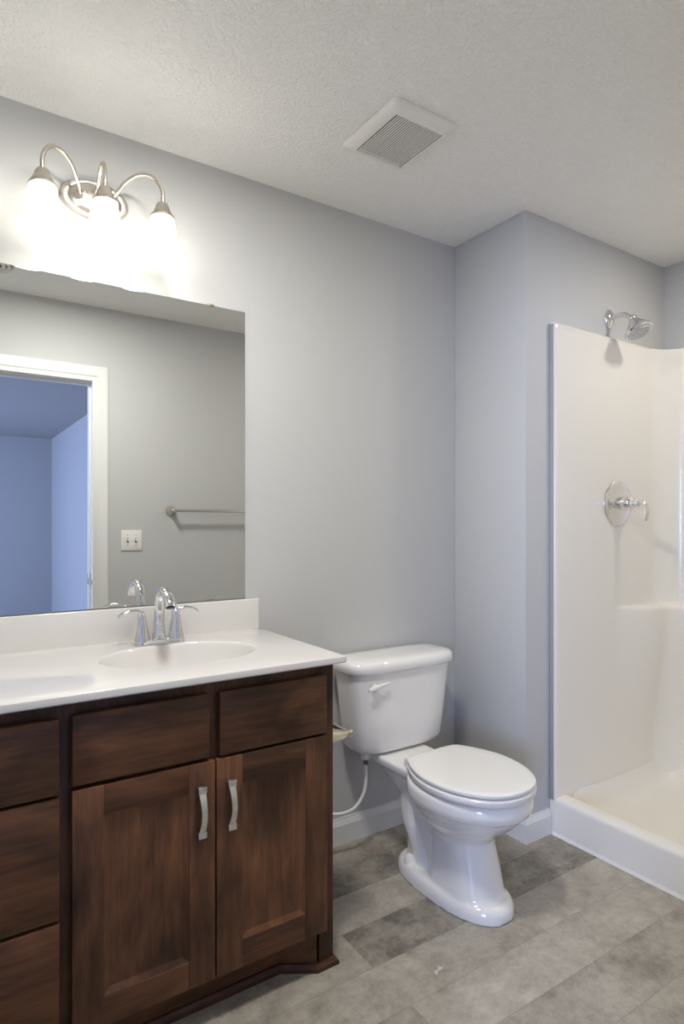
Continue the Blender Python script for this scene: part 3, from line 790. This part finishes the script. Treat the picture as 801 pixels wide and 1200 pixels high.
# seat and lid
bm = bm_()
LIDHALF = [(0.0, -0.334), (0.060, -0.334), (0.100, -0.337), (0.121, -0.349), (0.142, -0.385), (0.163, -0.430), (0.177, -0.480), (0.181, -0.530), (0.173, -0.595), (0.147, -0.660), (0.104, -0.714), (0.053, -0.741), (0.0, -0.749)]
LIDFULL = catmull([(x, y, 0) for x, y in LIDHALF], 4) + [Vector((-v.x, v.y, 0)) for v in reversed(catmull([(x, y, 0) for x, y in LIDHALF], 4)[1:-1])]
def lidring(z, d):
    kx = 1-d/0.181; ky = 1-d/0.208
    return [(TX+v.x*kx, -0.542+(v.y+0.542)*ky, z) for v in LIDFULL]
add_loft(bm, [lidring(0.386, 0.016), lidring(0.3895, 0.016), lidring(0.3905, 0.004), lidring(0.398, 0.0), lidring(0.408, 0.0005), lidring(0.4120, 0.004), lidring(0.4135, 0.010), lidring(0.414, 0.016), lidring(0.4145, 0.03)]); obj('seat', bm, MS, t)
bm = bm_()
add_loft(bm, [lidring(0.4155, 0.03), lidring(0.4175, 0.016), lidring(0.4183, 0.003), lidring(0.4225, 0.0015), lidring(0.4275, 0.0025), lidring(0.4305, 0.007), lidring(0.432, 0.018), lidring(0.4328, 0.06)]); obj('seat_lid', bm, MS, t)
for s in (-1, 1):
    bm = bm_(); add_box(bm, TX+s*0.072-0.022, TX+s*0.072+0.022, -0.345, -0.300, 0.380, 0.412, 0.008, 3); obj('hinge', bm, MS, t)
# tank
TC = TX+0.012
def tankring(z, hw, yf, yb=-0.022, r=0.055):
    out = []
    n = 64
    for i in range(n):
        a = 2*PI*i/n; c, s = math.cos(a), math.sin(a)
        ex = 5.0 if s > 0 else 3.6
        x = hw*math.copysign(abs(c)**(2.0/ex), c); ymid = (yb+yf)/2
        y = ymid + (yb-yf)/2*math.copysign(abs(s)**(2.0/ex), s)
        out.append((TC+x, y, z))
    return out
bm = bm_()
add_loft(bm, [tankring(0.384, 0.150, -0.165, -0.04), tankring(0.386, 0.172, -0.180, -0.03), tankring(0.396, 0.192, -0.194, -0.025), tankring(0.415, 0.202, -0.202), tankring(0.50, 0.213, -0.206), tankring(0.60, 0.226, -0.210), tankring(0.692, 0.237, -0.214)])
tank = obj('tank', bm, MP, t, angle=60)
bm = bm_()
add_loft(bm, [tankring(0.688, 0.236, -0.212, -0.02), tankring(0.6895, 0.246, -0.222, -0.016), tankring(0.694, 0.250, -0.226, -0.014), tankring(0.712, 0.251, -0.227, -0.014), tankring(0.726, 0.247, -0.223, -0.016), tankring(0.733, 0.236, -0.212, -0.024), tankring(0.7365, 0.215, -0.190, -0.040), tankring(0.738, 0.16, -0.16, -0.07)])
obj('tank_lid', bm, MP, t, angle=60)
bm = bm_()
add_lathe(bm, [(0.013, 0.0), (0.013, 0.006), (0.009, 0.012)], (1.318, -0.2085, 0.642), (0, -1, 0), 20)
add_tube(bm, catmull([(1.285, -0.2235, 0.640), (1.305, -0.226, 0.644), (1.335, -0.228, 0.651), (1.372, -0.226, 0.656)], 6), [0.007, 0.010, 0.0075, 0.004], 14, flat=[0.004, 0.006, 0.005, 0.003], up=(0, 0, 1))
obj('flush_lever', bm, MS, tank)

# water supply line
t = thing('water_supply_line', 'thin pale hose curving from toilet tank to the wall', 'pipe', (1.10, -0.05, 0.14))
HX, HY = 1.340, -0.125
bm = bm_(); add_tube(bm, catmull([(HX, HY, 0.345), (HX+0.002, HY, 0.29), (HX-0.008, HY, 0.235), (HX-0.045, HY+0.004, 0.188), (HX-0.10, HY+0.01, 0.176), (HX-0.17, HY+0.02, 0.190), (HX-0.235, HY+0.03, 0.205)], 8), 0.0062, 14); obj('hose', bm, MPH, t)
bm = bm_(); add_lathe(bm, [(0.0165, 0.0), (0.0185, 0.004), (0.0185, 0.022), (0.016, 0.026)], (HX, HY, 0.358), seg=8); obj('coupling_nut', bm, MPL, t)
bm = bm_(); add_lathe(bm, [(0.009, 0.0), (0.009, 0.022)], (HX, HY, 0.338), seg=12); obj('ferrule', bm, MDG, t)
vx = HX-0.235
bm = bm_(); add_lathe(bm, [(0.012, 0), (0.012, 0.09)], (vx, -0.005, 0.205), (0, -1, 0), 16); add_lathe(bm, [(0.032, 0), (0.030, 0.004), (0.014, 0.006)], (vx, -0.001, 0.205), (0, -1, 0), 24); obj('stop_valve', bm, MCH, t)

# toilet paper holder on the vanity side
t = thing('toilet_paper_holder', 'brushed nickel toilet paper holder post on the vanity side', 'toilet paper holder', (CX1, -0.47, 0.60))
pz = 0.612; py0, py1 = -0.478, -0.318
for py in (py0, py1):
    bm = bm_(); add_lathe(bm, [(0.030, 0.0), (0.030, 0.004), (0.027, 0.010), (0.024, 0.024), (0.0205, 0.042), (0.0145, 0.066), (0.0095, 0.076), (0.0105, 0.082), (0.0105, 0.096), (0.007, 0.100)], (CX1+0.0004, py, pz), (1, 0, 0), 28); obj('post', bm, MN, t)
bm = bm_(); add_tube(bm, [(CX1+0.089, py0, pz), (CX1+0.089, py1, pz)], 0.0075, 16); obj('roller', bm, MN, t)

# ------------------------------------------------------------------ front-wall fittings seen in the mirror
t = thing('towel_bar', 'brushed nickel towel bar on the far wall, seen in the mirror', 'towel bar', (1.48, YF, 1.30))
for px in (1.185, 1.795):
    bm = bm_(); add_lathe(bm, [(0.030, 0.0), (0.030, 0.004), (0.025, 0.010), (0.018, 0.024), (0.013, 0.046), (0.012, 0.058), (0.0125, 0.070), (0.008, 0.074)], (px, YF+0.0005, 1.303), (0, 1, 0), 32); obj('post', bm, MN, t)
bm = bm_(); add_tube(bm, [(1.185, YF+0.060, 1.303), (1.795, YF+0.060, 1.303)], 0.0085, 16); obj('bar', bm, MN, t)

t = thing('light_switch_plate', 'white double light switch plate beside the door, seen in the mirror', 'light switch', (0.957, YF, 1.07))
bm = bm_(); add_box(bm, 0.898, 1.016, YF+0.0002, YF+0.006, 1.073, 1.189, 0.0025); pl = obj('plate', bm, MPL, t)
for sx in (0.934, 0.980):
    bm = bm_(); add_box(bm, sx-0.0052, sx+0.0052, YF+0.0055, YF+0.007, 1.119, 1.143, 0.0005); sl = obj('slot', bm, MDG, pl)
    bm = bm_(); add_box(bm, sx-0.004, sx+0.004, YF+0.006, YF+0.016, 1.128, 1.140, 0.0015); obj('toggle', bm, MPL, t)
    for sz in (1.101, 1.161):
        bm = bm_(); add_lathe(bm, [(0.003, 0.0), (0.002, 0.0012)], (sx, YF+0.0058, sz), (0, 1, 0), 12); obj('screw', bm, MNS, pl)

t = thing('outlet_plate', 'white wall outlet low on the blue bedroom wall, seen in the mirror', 'outlet', (0.36, BY, 0.35))
ox, oz = 0.365, 0.40
bm = bm_(); add_box(bm, ox-0.036, ox+0.036, BY+0.0003, BY+0.006, oz-0.058, oz+0.058, 0.0025); pl = obj('plate', bm, MPL, t)
for dz in (-0.02, 0.02):
    bm = bm_(); add_box(bm, ox-0.016, ox+0.016, BY+0.0055, BY+0.008, oz+dz-0.014, oz+dz+0.014, 0.002); sk = obj('socket', bm, MPL, t)
    bm = bm_(); add_box(bm, ox-0.008, ox-0.0055, BY+0.0078, BY+0.0085, oz+dz-0.004, oz+dz+0.006); add_box(bm, ox+0.0055, ox+0.008, BY+0.0078, BY+0.0085, oz+dz-0.004, oz+dz+0.006); obj('slots', bm, MDG, sk)
